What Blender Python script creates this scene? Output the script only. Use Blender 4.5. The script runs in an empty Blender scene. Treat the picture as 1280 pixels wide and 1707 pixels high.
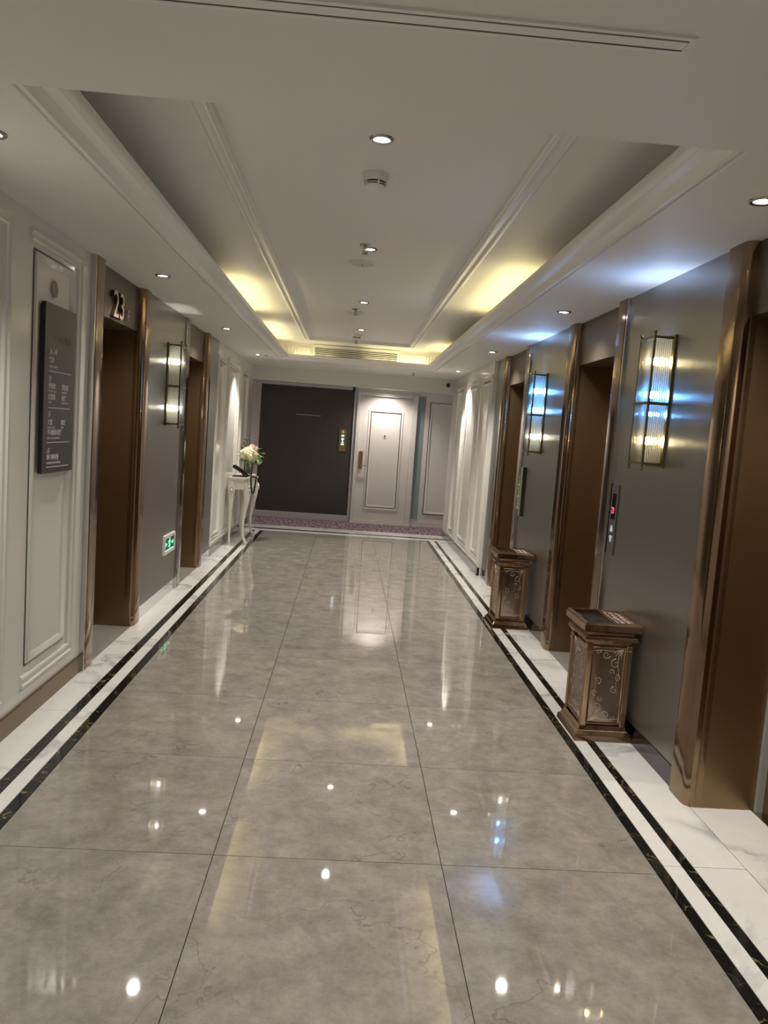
import bpy, bmesh, math, random
from mathutils import Matrix, Vector

S = bpy.context.scene
COL = S.collection
R = math.radians
random.seed(7)

# ------------------------------------------------------------------ camera, world, exposure
cam = bpy.data.cameras.new('camera')
cam.sensor_fit = 'VERTICAL'
cam.sensor_height = 36.0
cam.lens = 36.0 * 1290.95 / 1707.0
cam.clip_start = 0.05
cam_ob = bpy.data.objects.new('camera', cam)
COL.objects.link(cam_ob)
def cam_matrix():
    f, vx, vy, roll, h = 1290.95, 583.66, 719.15, .07179, 1.4972
    fw = Vector((vx - 640, vy - 853.5, f)).normalized()
    d = Vector((-math.sin(roll), math.cos(roll), 0))
    d.z = -(d.x * fw.x + d.y * fw.y) / fw.z
    d.normalize()
    r = d.cross(fw)
    rows = (r, fw, -d)                                   # world x, y, z seen in camera axes (x right, y down, z forward)
    m = Matrix.Identity(4)
    for i, row in enumerate(rows):
        m[i][0] = row.x; m[i][1] = -row.y; m[i][2] = -row.z
    m[2][3] = h
    return m
cam_ob.matrix_world = cam_matrix()
S.camera = cam_ob
w = bpy.data.worlds.new('world'); S.world = w
w.use_nodes = True
w.node_tree.nodes['Background'].inputs[0].default_value = (.9, .88, .85, 1)
w.node_tree.nodes['Background'].inputs[1].default_value = .02
S.view_settings.view_transform = 'Standard'
S.view_settings.look = 'None'
S.view_settings.exposure = 0.35
S.view_settings.gamma = 1
S.view_settings.use_curve_mapping = False

S.cycles.max_bounces = 9
S.cycles.diffuse_bounces = 5
S.cycles.glossy_bounces = 5
S.cycles.transparent_max_bounces = 24
S.cycles.sample_clamp_indirect = 6

# energies
E_SPOT = 52.0       # soffit downlights
E_CENTRE = 30.0     # downlights in the raised tray
E_TUBE = 12.5       # cove tubes
E_BULB = 190.0      # sconce bulbs
WARM = (1.0, .935, .84)

# ------------------------------------------------------------------ materials
def nt(name):
    m = bpy.data.materials.new(name); m.use_nodes = True
    t = m.node_tree
    return m, t, t.nodes['Principled BSDF']
def pbr(name, col, rough=.5, metal=0, spec=.5, coat=0, coat_rough=.05, emit=None, estr=0, aniso=0, tangent=None, grain=0, alpha=1):
    m, t, b = nt(name)
    b.inputs['Base Color'].default_value = (*col, 1)
    b.inputs['Roughness'].default_value = rough
    b.inputs['Metallic'].default_value = metal
    b.inputs['Specular IOR Level'].default_value = spec
    b.inputs['Coat Weight'].default_value = coat
    b.inputs['Coat Roughness'].default_value = coat_rough
    if emit:
        b.inputs['Emission Color'].default_value = (*emit, 1)
        b.inputs['Emission Strength'].default_value = estr
    if aniso:
        b.inputs['Anisotropic'].default_value = aniso
        c = t.nodes.new('ShaderNodeCombineXYZ')
        for i in range(3): c.inputs[i].default_value = tangent[i]
        t.links.new(c.outputs[0], b.inputs['Tangent'])
    if grain:
        g = t.nodes.new('ShaderNodeNewGeometry'); mp = t.nodes.new('ShaderNodeMapping')
        mp.inputs['Scale'].default_value = (60, 60, .6)
        n = t.nodes.new('ShaderNodeTexNoise'); n.inputs['Scale'].default_value = 6; n.inputs['Detail'].default_value = 3
        mr = t.nodes.new('ShaderNodeMapRange')
        mr.inputs[3].default_value = rough * (1 - grain); mr.inputs[4].default_value = rough * (1 + grain)
        t.links.new(g.outputs['Position'], mp.inputs[0]); t.links.new(mp.outputs[0], n.inputs['Vector'])
        t.links.new(n.outputs['Fac'], mr.inputs[0]); t.links.new(mr.outputs[0], b.inputs['Roughness'])
    return m
def emis(name, col, s):
    m, t, b = nt(name)
    b.inputs['Base Color'].default_value = (.02, .02, .02, 1)
    b.inputs['Emission Color'].default_value = (*col, 1)
    b.inputs['Emission Strength'].default_value = s
    return m
def stone(name, c1, c2, vein, rough, scale=1.0, vein_w=.02, vein_s=1.0, vein_mix=.5, blotch=3.0, spec=.5, dist=1.2):
    m, t, b = nt(name)
    N, L = t.nodes.new, t.links.new
    g = N('ShaderNodeNewGeometry'); oi = N('ShaderNodeObjectInfo')
    mul = N('ShaderNodeVectorMath'); mul.operation = 'SCALE'; mul.inputs[0].default_value = (37.0, 53.0, 19.0)
    L(oi.outputs['Random'], mul.inputs['Scale'])
    add = N('ShaderNodeVectorMath'); add.operation = 'ADD'
    L(g.outputs['Position'], add.inputs[0]); L(mul.outputs[0], add.inputs[1])
    n1 = N('ShaderNodeTexNoise'); n1.inputs['Scale'].default_value = blotch * scale; n1.inputs['Detail'].default_value = 12; n1.inputs['Roughness'].default_value = .80; n1.inputs['Distortion'].default_value = dist
    L(add.outputs[0], n1.inputs['Vector'])
    r1 = N('ShaderNodeValToRGB'); r1.color_ramp.elements[0].position = .36; r1.color_ramp.elements[1].position = .66
    r1.color_ramp.elements[0].color = (*c1, 1); r1.color_ramp.elements[1].color = (*c2, 1)
    L(n1.outputs['Fac'], r1.inputs[0])
    n2 = N('ShaderNodeTexNoise'); n2.inputs['Scale'].default_value = vein_s * scale; n2.inputs['Detail'].default_value = 5; n2.inputs['Roughness'].default_value = .55; n2.inputs['Distortion'].default_value = dist
    L(add.outputs[0], n2.inputs['Vector'])
    s = N('ShaderNodeMath'); s.operation = 'SUBTRACT'; s.inputs[1].default_value = .5; L(n2.outputs['Fac'], s.inputs[0])
    a = N('ShaderNodeMath'); a.operation = 'ABSOLUTE'; L(s.outputs[0], a.inputs[0])
    mr = N('ShaderNodeMapRange'); mr.inputs[1].default_value = 0; mr.inputs[2].default_value = vein_w; mr.inputs[3].default_value = vein_mix; mr.inputs[4].default_value = 0
    L(a.outputs[0], mr.inputs[0])
    n3 = N('ShaderNodeTexNoise'); n3.inputs['Scale'].default_value = 2.3 * scale; L(add.outputs[0], n3.inputs['Vector'])
    m3 = N('ShaderNodeMapRange'); m3.inputs[1].default_value = .45; m3.inputs[2].default_value = .62; L(n3.outputs['Fac'], m3.inputs[0])
    mm = N('ShaderNodeMath'); mm.operation = 'MULTIPLY'; L(mr.outputs[0], mm.inputs[0]); L(m3.outputs[0], mm.inputs[1])
    mix = N('ShaderNodeMix'); mix.data_type = 'RGBA'; L(mm.outputs[0], mix.inputs[0]); L(r1.outputs[0], mix.inputs[6]); mix.inputs[7].default_value = (*vein, 1)
    L(mix.outputs[2], b.inputs['Base Color'])
    b.inputs['Roughness'].default_value = rough
    b.inputs['Specular IOR Level'].default_value = spec
    return m

M = {}
M['tile'] = stone('floor_marble', (.205, .184, .164), (.36, .334, .307), (.10, .087, .075), .03, 1.0, .005, 1.7, .55, 6.5, .95, .18)
M['grey_marble'] = stone('grey_threshold_marble', (.26, .25, .235), (.33, .32, .30), (.16, .155, .15), .08, 1.0, .02, 1.4, .4, 2.0)
M['white_marble'] = stone('white_marble', (.72, .715, .71), (.80, .795, .79), (.36, .36, .375), .05, 1.0, .04, 1.2, .85, 1.6)
M['black_marble'] = stone('black_marble', (.006, .006, .006), (.014, .013, .012), (.42, .30, .13), .05, 6.0, .012, 1.0, .9, 3)
M['grout'] = pbr('grout', (.10, .09, .08), .8)
M['paint'] = pbr('ceiling_paint', (.76, .745, .72), .55)
M['crown'] = pbr('plaster_moulding', (.80, .785, .76), .4)
M['lacquer'] = pbr('white_lacquer', (.72, .70, .665), .17, spec=.5)
M['lacquer_cool'] = pbr('pale_door_lacquer', (.70, .68, .67), .22)
M['lilac'] = pbr('pale_lilac_trim', (.50, .475, .49), .3)
M['black_line'] = pbr('black_inlay', (.015, .012, .01), .3)
M['steel'] = pbr('brushed_steel', (.385, .372, .355), .36, 1, aniso=.8, tangent=(0, 1, 0), grain=.25)
M['steel_edge'] = pbr('polished_steel', (.62, .61, .60), .14, 1)
M['door_steel'] = pbr('hairline_door_frame', (.42, .43, .41), .5, .35)
M['bronze'] = pbr('polished_bronze', (.285, .205, .135), .13, 1, grain=.25)
M['bronze_dark'] = pbr('brushed_bronze', (.29, .205, .12), .38, 1, grain=.12)
M['bronze_lintel'] = pbr('satin_bronze', (.17, .135, .108), .42, .85)
M['bronze_skirt'] = pbr('bronze_skirting', (.20, .145, .085), .3, 1)
M['steel_skirt'] = pbr('dark_polished_skirting', (.12, .105, .11), .12, 1)
M['dark_stone'] = stone('grey_skirting_stone', (.10, .09, .085), (.16, .145, .135), (.3, .28, .26), .15, 2)
M['brass'] = pbr('aged_brass', (.22, .175, .085), .3, 1)
M['gold'] = pbr('rose_gold', (.42, .30, .20), .13, 1)
M['gold_dark'] = pbr('dark_rose_gold', (.26, .17, .12), .2, 1)
M['etched'] = pbr('tea_mirror_glass', (.36, .275, .22), .16, 1)
M['etch_line'] = pbr('frosted_etching', (.50, .42, .36), .4, .6)
M['black'] = pbr('black_plastic', (.012, .012, .013), .25)
M['black_gloss'] = pbr('black_glass', (.008, .008, .009), .06)
M['dark_panel'] = pbr('charcoal_panel', (.052, .045, .040), .38)
M['mirror_glass'] = pbr('sea_green_glass', (.22, .29, .28), .12, 0, .8)
M['brass_lock'] = pbr('brass_lock', (.42, .29, .13), .25, 1)
M['white_plastic'] = pbr('white_plastic', (.75, .74, .72), .35)
M['mesh_grey'] = pbr('speaker_mesh', (.56, .545, .525), .6)
M['chrome'] = pbr('chrome', (.45, .43, .40), .2, 1)
M['disc'] = pbr('grey_bronze_disc', (.19, .165, .145), .4, .3)
M['sign_plate'] = pbr('dark_bronze_plate', (.045, .037, .031), .33, .25)
M['sign_text'] = pbr('silver_lettering', (.74, .70, .68), .45, 0)
M['sign_logo'] = pbr('bronze_lettering', (.20, .15, .09), .4, .3)
M['numeral'] = pbr('champagne_numeral', (.55, .44, .36), .3, .8)
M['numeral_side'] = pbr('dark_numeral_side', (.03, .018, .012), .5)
M['lens'] = emis('downlight_lens', (1, .93, .82), 26)
M['tube'] = emis('cove_tube', (1.0, .85, .42), E_TUBE)
M['tube_dim'] = emis('dim_cove_tube', (1.0, .85, .42), E_TUBE * .5)
M['bulb_warm'] = emis('warm_bulb', (1.0, .84, .50), E_BULB)
M['bulb_white'] = emis('white_bulb', (1.0, .93, .80), E_BULB * 1.4)
M['bulb_blue'] = emis('cool_blue_bulb', (.13, .40, 1.0), E_BULB * 4.5)
M['green_lit'] = emis('exit_green', (.10, .85, .42), 1.6)
M['red_lit'] = emis('red_display', (1, .06, .14), 2.0)
M['blue_lit'] = emis('room_number_light', (.55, .72, 1.0), 2.2)
M['arrow_lit'] = emis('arrow_button_light', (.8, .78, .85), .45)
M['table'] = pbr('ivory_lacquer_furniture', (.74, .71, .64), .28)
M['stem'] = pbr('green_stem', (.10, .17, .05), .5)
M['leaf'] = pbr('green_leaf', (.10, .20, .05), .5)
M['cream'] = pbr('cream_petal', (.92, .87, .60), .6)
M['pink'] = pbr('pale_pink_petal', (.88, .70, .65), .6)
M['lime'] = pbr('lime_petal', (.48, .62, .30), .6)
M['berry'] = pbr('dark_berry', (.035, .02, .018), .4)
M['grass_dry'] = pbr('dry_filler', (.38, .33, .18), .6)
M['map_green'] = pbr('yellow_green_print', (.26, .30, .10), .4)
M['map_dark'] = pbr('dark_print', (.03, .03, .04), .3)
M['map_white'] = pbr('white_print', (.6, .58, .58), .4)

def carpet_mat():
    m, t, b = nt('mauve_carpet')
    N, L = t.nodes.new, t.links.new
    g = N('ShaderNodeNewGeometry'); mp = N('ShaderNodeMapping'); mp.inputs['Rotation'].default_value = (0, 0, .5); mp.inputs['Scale'].default_value = (9, 2.2, 1)
    n = N('ShaderNodeTexNoise'); n.inputs['Scale'].default_value = 3; n.inputs['Detail'].default_value = 6
    r = N('ShaderNodeValToRGB'); r.color_ramp.elements[0].position = .38; r.color_ramp.elements[1].position = .62
    r.color_ramp.elements[0].color = (.06, .035, .05, 1); r.color_ramp.elements[1].color = (.30, .225, .25, 1)
    L(g.outputs['Position'], mp.inputs[0]); L(mp.outputs[0], n.inputs['Vector']); L(n.outputs['Fac'], r.inputs[0]); L(r.outputs[0], b.inputs['Base Color'])
    b.inputs['Roughness'].default_value = .95
    return m
M['carpet'] = carpet_mat()
def rod_glass():
    m = bpy.data.materials.new('ribbed_glass_rod'); m.use_nodes = True
    t = m.node_tree; t.nodes.clear(); N, L = t.nodes.new, t.links.new
    o = N('ShaderNodeOutputMaterial'); tr = N('ShaderNodeBsdfTransparent'); tl = N('ShaderNodeBsdfTranslucent'); gl = N('ShaderNodeBsdfGlossy')
    tr.inputs[0].default_value = (.93, .93, .9, 1); tl.inputs[0].default_value = (.9, .9, .86, 1); gl.inputs['Roughness'].default_value = .08
    rf = N('ShaderNodeBsdfRefraction'); rf.inputs['IOR'].default_value = 1.45; rf.inputs['Roughness'].default_value = .12; rf.inputs[0].default_value = (.92, .92, .89, 1)
    q = N('ShaderNodeMixShader'); q.inputs[0].default_value = .55; L(tr.outputs[0], q.inputs[1]); L(rf.outputs[0], q.inputs[2])
    a = N('ShaderNodeMixShader'); a.inputs[0].default_value = .12; L(q.outputs[0], a.inputs[1]); L(tl.outputs[0], a.inputs[2])
    f = N('ShaderNodeLayerWeight'); f.inputs[0].default_value = .35
    rr = N('ShaderNodeValToRGB'); rr.color_ramp.elements[0].position = .25; rr.color_ramp.elements[0].color = (.95, .95, .92, 1); rr.color_ramp.elements[1].position = .8; rr.color_ramp.elements[1].color = (.16, .15, .12, 1)  # facing ramp darkens rod edges, painting in refraction contrast
    L(f.outputs['Facing'], rr.inputs[0]); L(rr.outputs[0], tr.inputs[0])
    c = N('ShaderNodeMixShader'); L(f.outputs['Fresnel'], c.inputs[0]); L(a.outputs[0], c.inputs[1]); L(gl.outputs[0], c.inputs[2])
    L(c.outputs[0], o.inputs[0])
    return m
M['rod'] = rod_glass()
def clear_glass():
    m = bpy.data.materials.new('clear_glass'); m.use_nodes = True
    t = m.node_tree; t.nodes.clear(); N, L = t.nodes.new, t.links.new
    o = N('ShaderNodeOutputMaterial'); tr = N('ShaderNodeBsdfTransparent'); gl = N('ShaderNodeBsdfGlossy'); gl.inputs['Roughness'].default_value = .03
    tr.inputs[0].default_value = (.86, .89, .87, 1)
    f = N('ShaderNodeLayerWeight'); f.inputs[0].default_value = .3
    c = N('ShaderNodeMixShader'); L(f.outputs['Fresnel'], c.inputs[0]); L(tr.outputs[0], c.inputs[1]); L(gl.outputs[0], c.inputs[2]); L(c.outputs[0], o.inputs[0])
    return m
M['glass'] = clear_glass()

# ------------------------------------------------------------------ mesh helpers
class MB:
    def __init__(s): s.v = []; s.f = []
    def add(s, vs, fs):
        n = len(s.v); s.v += [tuple(p) for p in vs]; s.f += [tuple(i + n for i in q) for q in fs]; return s
    def box(s, x0, x1, y0, y1, z0, z1):
        x0, x1 = min(x0, x1), max(x0, x1); y0, y1 = min(y0, y1), max(y0, y1); z0, z1 = min(z0, z1), max(z0, z1)
        return s.add([(x0,y0,z0),(x1,y0,z0),(x1,y1,z0),(x0,y1,z0),(x0,y0,z1),(x1,y0,z1),(x1,y1,z1),(x0,y1,z1)],
                     [(0,3,2,1),(4,5,6,7),(0,1,5,4),(1,2,6,5),(2,3,7,6),(3,0,4,7)])
    def frustum(s, a, b, z0, z1):
        # a, b: (x0, x1, y0, y1) bottom / top
        v = []
        for (x0,x1,y0,y1), z in ((a,z0),(b,z1)): v += [(x0,y0,z),(x1,y0,z),(x1,y1,z),(x0,y1,z)]
        return s.add(v, [(0,3,2,1),(4,5,6,7),(0,1,5,4),(1,2,6,5),(2,3,7,6),(3,0,4,7)])
    def prism(s, poly, fn, a, b):
        # poly: 2-D outline; fn(u, v, t) -> point; extruded from t=a to t=b
        n = len(poly)
        v = [fn(p[0], p[1], a) for p in poly] + [fn(p[0], p[1], b) for p in poly]
        f = [tuple(range(n))[::-1], tuple(range(n, 2*n))] + [(i, (i+1) % n, n+(i+1) % n, n+i) for i in range(n)]
        return s.add(v, f)
    def lathe(s, prof, cx, cy, seg=24, axis='z', base=0.0):
        # prof: (r, h)
        v = []; n = len(prof)
        for k in range(seg):
            c, d = math.cos(2*math.pi*k/seg), math.sin(2*math.pi*k/seg)
            for r, h in prof: v.append((cx + r*c, cy + r*d, base + h))
        f = [(k*n+i, ((k+1) % seg)*n+i, ((k+1) % seg)*n+i+1, k*n+i+1) for k in range(seg) for i in range(n-1)]
        return s.add(v, f)
    def tube(s, pts, rad, seg=8, cap=True):
        pts = [Vector(p) for p in pts]; n = len(pts)
        rad = [rad]*n if not hasattr(rad, '__len__') else rad
        v = []; up = None
        for i, p in enumerate(pts):
            d = (pts[min(i+1, n-1)] - pts[max(i-1, 0)]).normalized()
            if up is None: up = Vector((0,0,1)) if abs(d.z) < .9 else Vector((1,0,0))
            a = (up - d*up.dot(d)).normalized(); up = a; b = d.cross(a)
            for k in range(seg):
                t = 2*math.pi*k/seg
                v.append(p + (a*math.cos(t) + b*math.sin(t))*rad[i])
        f = [(i*seg+k, i*seg+(k+1) % seg, (i+1)*seg+(k+1) % seg, (i+1)*seg+k) for i in range(n-1) for k in range(seg)]
        if cap: f += [tuple(range(seg))[::-1], tuple((n-1)*seg+k for k in range(seg))]
        return s.add(v, f)
    def ball(s, c, r, su=12, sv=8, sq=(1,1,1)):
        v = [(c[0], c[1], c[2]-r*sq[2])]; 
        for j in range(1, sv):
            t = math.pi*j/sv - math.pi/2
            for k in range(su):
                p = 2*math.pi*k/su
                v.append((c[0]+r*sq[0]*math.cos(t)*math.cos(p), c[1]+r*sq[1]*math.cos(t)*math.sin(p), c[2]+r*sq[2]*math.sin(t)))
        v.append((c[0], c[1], c[2]+r*sq[2]))
        f = [(0, 1+(k+1) % su, 1+k) for k in range(su)]
        for j in range(sv-2):
            f += [(1+j*su+k, 1+j*su+(k+1) % su, 1+(j+1)*su+(k+1) % su, 1+(j+1)*su+k) for k in range(su)]
        e = len(v)-1; o = 1+(sv-2)*su
        f += [(o+k, o+(k+1) % su, e) for k in range(su)]
        return s.add(v, f)
    def disc(s, cx, cy, z, r, seg=28, down=True):
        v = [(cx + r*math.cos(2*math.pi*k/seg), cy + r*math.sin(2*math.pi*k/seg), z) for k in range(seg)]
        return s.add(v, [tuple(range(seg))[::-1] if down else tuple(range(seg))])
    def frame(s, P, a0, a1, b0, b1, prof, sides=(0, 1, 2, 3)):
        # mitred rectangular frame; P(a, b, h) -> point; prof: (inset, height)
        n = len(prof); v = []
        for d, h in prof:
            e_ = d if len(sides) == 4 else 0
            v += [P(a0+e_, b0+d, h), P(a1-d, b0+d, h), P(a1-d, b1-d, h), P(a0+e_, b1-d, h)]
        f = [(i*4+k, i*4+(k+1) % 4, (i+1)*4+(k+1) % 4, (i+1)*4+k) for i in range(n-1) for k in sides]
        if len(sides) == 3: f += [tuple(i*4 for i in range(n)), tuple(i*4+3 for i in range(n))]
        return s.add(v, f)
    def mesh(s, name, smooth=False, bevel=0, tri=False):
        me = bpy.data.meshes.new(name)
        me.from_pydata(s.v, [], s.f)
        bm = bmesh.new(); bm.from_mesh(me)
        if bevel:
            bmesh.ops.bevel(bm, geom=[e for e in bm.edges if len(e.link_faces) == 2 and e.calc_face_angle(0) > .6], offset=bevel, segments=2, profile=.5, affect='EDGES', clamp_overlap=True)
        bmesh.ops.recalc_face_normals(bm, faces=bm.faces)
        bm.to_mesh(me); bm.free()
        if smooth:
            for p in me.polygons: p.use_smooth = True
            me.set_sharp_from_angle(angle=R(40))
        return me

CACHE = {}
def cached(key, fn):
    if key not in CACHE: CACHE[key] = fn()
    return CACHE[key]
def link(name, me, mat, parent=None, loc=(0,0,0), rot=(0,0,0), kind=None, label=None):
    if mat is not None and len(me.materials) == 0: me.materials.append(M[mat])
    o = bpy.data.objects.new(name, me); COL.objects.link(o)
    o.location = loc; o.rotation_euler = rot
    if parent is not None: o.parent = parent
    if kind: o['kind'] = kind
    if label: o['label'] = label
    return o
def part(name, mb, mat, parent=None, smooth=False, bevel=0, **k):
    return link(name, mb.mesh(name, smooth, bevel), mat, parent, **k)
def tag(o, label, cat, group=None, kind=None):
    o['label'] = label; o['category'] = cat
    if group: o['group'] = group
    if kind: o['kind'] = kind
    return o
def thing(name, label, cat, loc=(0,0,0), rz=0, group=None, kind=None):
    o = bpy.data.objects.new(name, None); o.empty_display_size = .1; COL.objects.link(o)
    o.location = loc; o.rotation_euler = (0, 0, rz)
    return tag(o, label, cat, group, kind)
def copy_tree(o, parent=None):
    c = o.copy(); COL.objects.link(c); c.parent = parent
    for ch in [q for q in COL.objects if q.parent == o]: copy_tree(ch, c)
    return c
def lettering(txt, size, mat, parent, origin, side, extrude=.001, align='LEFT', name='lettering', squeeze=1.0, bold=0):
    # flat lettering on a wall facing the corridor; origin: baseline start, side: 'L' faces +x, 'R' faces -x, 'E' faces -y
    cu = bpy.data.curves.new(name, 'FONT'); cu.body = txt; cu.size = size; cu.extrude = extrude; cu.align_x = align; cu.offset = bold
    cu.resolution_u = 3
    t = bpy.data.objects.new(name, cu); COL.objects.link(t)
    dg = bpy.context.evaluated_depsgraph_get(); dg.update()
    me = bpy.data.meshes.new_from_object(t.evaluated_get(dg))
    COL.objects.unlink(t); bpy.data.objects.remove(t)
    ax = {'L': (Vector((0,1,0)), Vector((1,0,0))), 'R': (Vector((0,-1,0)), Vector((-1,0,0))), 'E': (Vector((1,0,0)), Vector((0,-1,0)))}[side]
    for v in me.vertices:
        q = ax[0]*v.co.x*squeeze + Vector((0,0,1))*v.co.y + ax[1]*v.co.z
        v.co = q
    me.materials.clear()
    return link(name, me, mat, parent, loc=origin)

# ------------------------------------------------------------------ key sizes
XL, XR = -1.485, 1.515        # white panelled walls
SL, SR = -1.475, 1.555        # steel facings
HC, HT = 2.37, 2.605          # soffit and tray heights
YB, YE = -1.9, 11.70          # back wall, end of the lobby
YC, YW = 11.77, 12.75         # cross corridor carpet, end wall
LIPL, LIPR, LIPY = -.865, .955, 10.22
CW = .125                     # crown width
FRONT = 2.26
PORTS_L = (4.46, 6.86); PORTS_R = (2.08, 4.46, 6.86)
PW = 1.205                    # portal width

# ------------------------------------------------------------------ floor
base = MB().box(-1.95, 1.95, YB, YC, -.06, -.016).box(-4.6, 4.6, YC, YW + .2, -.06, -.016)
floor = tag(part('floor', base, 'grout'), 'polished stone lobby floor laid in large tiles', 'floor', kind='structure')
GAP = .0028
def slab(name, mat, x0, x1, y0, y1, z1=0.0):
    w_, l_ = round(x1 - x0 - GAP, 4), round(y1 - y0 - GAP, 4)
    me = cached(('slab', mat, w_, l_), lambda: MB().box(-w_/2, w_/2, -l_/2, l_/2, -.015, 0).mesh(name))
    return link(name, me, mat, floor, loc=((x0+x1)/2, (y0+y1)/2, z1))
TX = (-1.1476, -.377, .423, 1.2027)
rows = [YB] + [2.5813 + .8*k for k in range(-5, 11)] + [11.09]
for y0, y1 in zip(rows[:-1], rows[1:]):
    for x0, x1 in zip(TX[:-1], TX[1:]): slab('floor_tile', 'tile', x0, x1, y0, y1)
brow = [YB] + [.24 + 1.2*k for k in range(-1, 9)] + [11.09]
for y0, y1 in zip(brow[:-1], brow[1:]):
    slab('black_stripe', 'black_marble', -1.197, -1.1476, y0, y1); slab('border_strip', 'white_marble', -1.264, -1.197, y0, y1)
    slab('black_stripe', 'black_marble', -1.314, -1.264, y0, y1); slab('border_tile', 'white_marble', SL, -1.314, y0, y1)
    slab('black_stripe', 'black_marble', 1.2027, 1.247, y0, y1); slab('border_strip', 'white_marble', 1.247, 1.319, y0, y1)
    slab('black_stripe', 'black_marble', 1.319, 1.360, y0, y1); slab('border_tile', 'white_marble', 1.360, SR + .006, y0, y1)
slab('border_tile', 'white_marble', XL, XR, 11.09, 11.29)
slab('black_stripe', 'black_marble', XL, XR, 11.29, 11.40)
slab('border_tile', 'white_marble', XL, XR, 11.40, YC)
for y0 in PORTS_L: slab('threshold_slab', 'grey_marble', SL - .33, SL, y0 + .16, y0 + 1.07)
for y0 in PORTS_R: slab('threshold_slab', 'white_marble' if y0 < 3 else 'grey_marble', SR + .006, SR + .33, y0 + .16, y0 + 1.07)
cp = part('carpet', MB().box(-4.5, 4.5, YC + .002, YW, -.016, .004), 'carpet')
tag(cp, 'mauve streaked carpet strip in the cross corridor before the doors', 'carpet')

# ------------------------------------------------------------------ walls
def wall(name, side, ports, face, label):
    sg = -1 if side == 'L' else 1
    m = MB(); y = YB
    for p in ports:
        if p + .1 > y: m.box(face, face + sg*.36, y, p + .10, 0, HC + .35)
        m.box(face + sg*.03, face + sg*.36, p + .10, p + PW - .10, 2.10, HC + .35)
        y = p + PW - .10
    m.box(face + sg*.045, face + sg*.36, y, YC, 0, HC + .35)
    m.box(face + sg*.42, face + sg*.46, YB, 8.6, 0, HC + .35)          # shaft behind the doors
    return tag(part(name, m, 'lacquer'), label, 'wall', kind='structure')
wl = wall('wall_left', 'L', PORTS_L, XL, 'left lobby wall of glossy white panelling and steel')
wr = wall('wall_right', 'R', PORTS_R, XR + .045, 'right lobby wall of steel facings and white panelling')
PL = lambda a, b, h: (XL + h, a, b)
PR = lambda a, b, h: (XR - h, a, b)
OUT = [(0, 0), (.003, .016), (.016, .019), (.022, .009), (.040, .009), (.045, .016), (.056, .013), (.062, 0)]
INN = [(0, 0), (.002, .013), (.012, .016), (.034, .004), (.037, 0)]
LINE = [(0, .0016), (.013, .0016)]
def wall_panel(P, parent, y0, y1, z0, z1, ob=None, sides=(0, 1, 2, 3)):
    # y0..z1: the black inlay; ob: outer moulding outline
    part('inlay_line', MB().frame(P, y0, y1, z0, z1, LINE), 'black_line', parent)
    part('panel_moulding', MB().frame(P, y0 + .012, y1 - .012, z0 + .012, z1 - .012, INN), 'lacquer', parent, smooth=True)
    if ob: part('panel_moulding', MB().frame(P, *ob, OUT, sides), 'lacquer', parent, smooth=True)
# near left panels
wall_panel(PL, wl, 3.68, 4.19, .268, 2.224, (3.64, 4.30, .17, 2.305), (0, 1, 2))
wall_panel(PL, wl, 2.32, 3.325, .268, 2.224, (2.21, 3.435, .17, 2.305))
wall_panel(PL, wl, .95, 1.97, .268, 2.224, (.84, 2.08, .17, 2.305))
wall_panel(PL, wl, -.45, .58, .268, 2.224, (-.56, .69, .17, 2.305))
# right white facing stands a little proud of the steel plane at the far end
wrf = tag(part('wall_right_far', MB().box(XR, XR + .04, 8.46, YC, 0, HC), 'lacquer'), 'right stretch of glossy white panelling beyond the elevators', 'wall', kind='structure')
wlf = tag(part('wall_left_far', MB().box(XL - .04, XL, 8.57, YC, 0, HC), 'lacquer'), 'left stretch of glossy white panelling behind the console table', 'wall', kind='structure')
for P, pr, ys in ((PL, wlf, (8.66, 9.12, 9.42, 10.18, 10.60, 11.06)), (PR, wrf, (8.55, 9.02, 9.43, 10.20, 10.56, 11.04))):
    wall_panel(P, pr, ys[0], ys[1], .20, 2.160, (ys[0] - .07, ys[1] + .07, .13, 2.225))
    wall_panel(P, pr, ys[2], ys[3], .20, 2.160, (ys[2] - .10, ys[3] + .10, .12, 2.25))
    wall_panel(P, pr, ys[4], ys[5], .20, 2.160, (ys[4] - .07, ys[5] + .07, .13, 2.225))
# steel facings with skirting
def steel(parent, side, y0, y1):
    f, sg = (SL, -1) if side == 'L' else (SR, 1)
    part('steel_panel', MB().box(f, f + sg*.02, y0, y1, .095, HC), 'steel', parent)
    part('steel_skirting', MB().box(f - sg*.004, f + sg*.02, y0, y1, 0, .095), 'steel_skirt' if side == 'R' else 'steel_edge', parent)
for a, b in ((PORTS_L[0] + PW, PORTS_L[1]), (PORTS_L[1] + PW, 8.57)): steel(wl, 'L', a, b)
for a, b in ((YB, PORTS_R[0]), (PORTS_R[0] + PW, PORTS_R[1]), (PORTS_R[1] + PW, PORTS_R[2]), (PORTS_R[2] + PW, 8.46)): steel(wr, 'R', a, b)
# baseboards of the white panelling
tag(part('baseboard_left', MB().box(XL, XL + .014, YB, PORTS_L[0], 0, .097), 'bronze_skirt', bevel=.002), 'bronze metal baseboard under the white panel with the directory sign', 'baseboard', kind='structure')
tag(part('baseboard_left_far', MB().box(XL, XL + .014, 8.58, YC, 0, .09), 'dark_stone', bevel=.002), 'dark stone baseboard behind the white console table', 'baseboard', kind='structure')
tag(part('baseboard_right', MB().box(XR - .014, XR + .02, 8.46, YC, 0, .095), 'dark_stone', bevel=.002), 'dark stone baseboard under the right white panelling', 'baseboard', kind='structure')
tag(part('wall_back', MB().box(-1.95, 1.95, YB - .1, YB, 0, HC + .35), 'lacquer'), 'white wall behind the viewer closing the lobby', 'wall', kind='structure')

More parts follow.
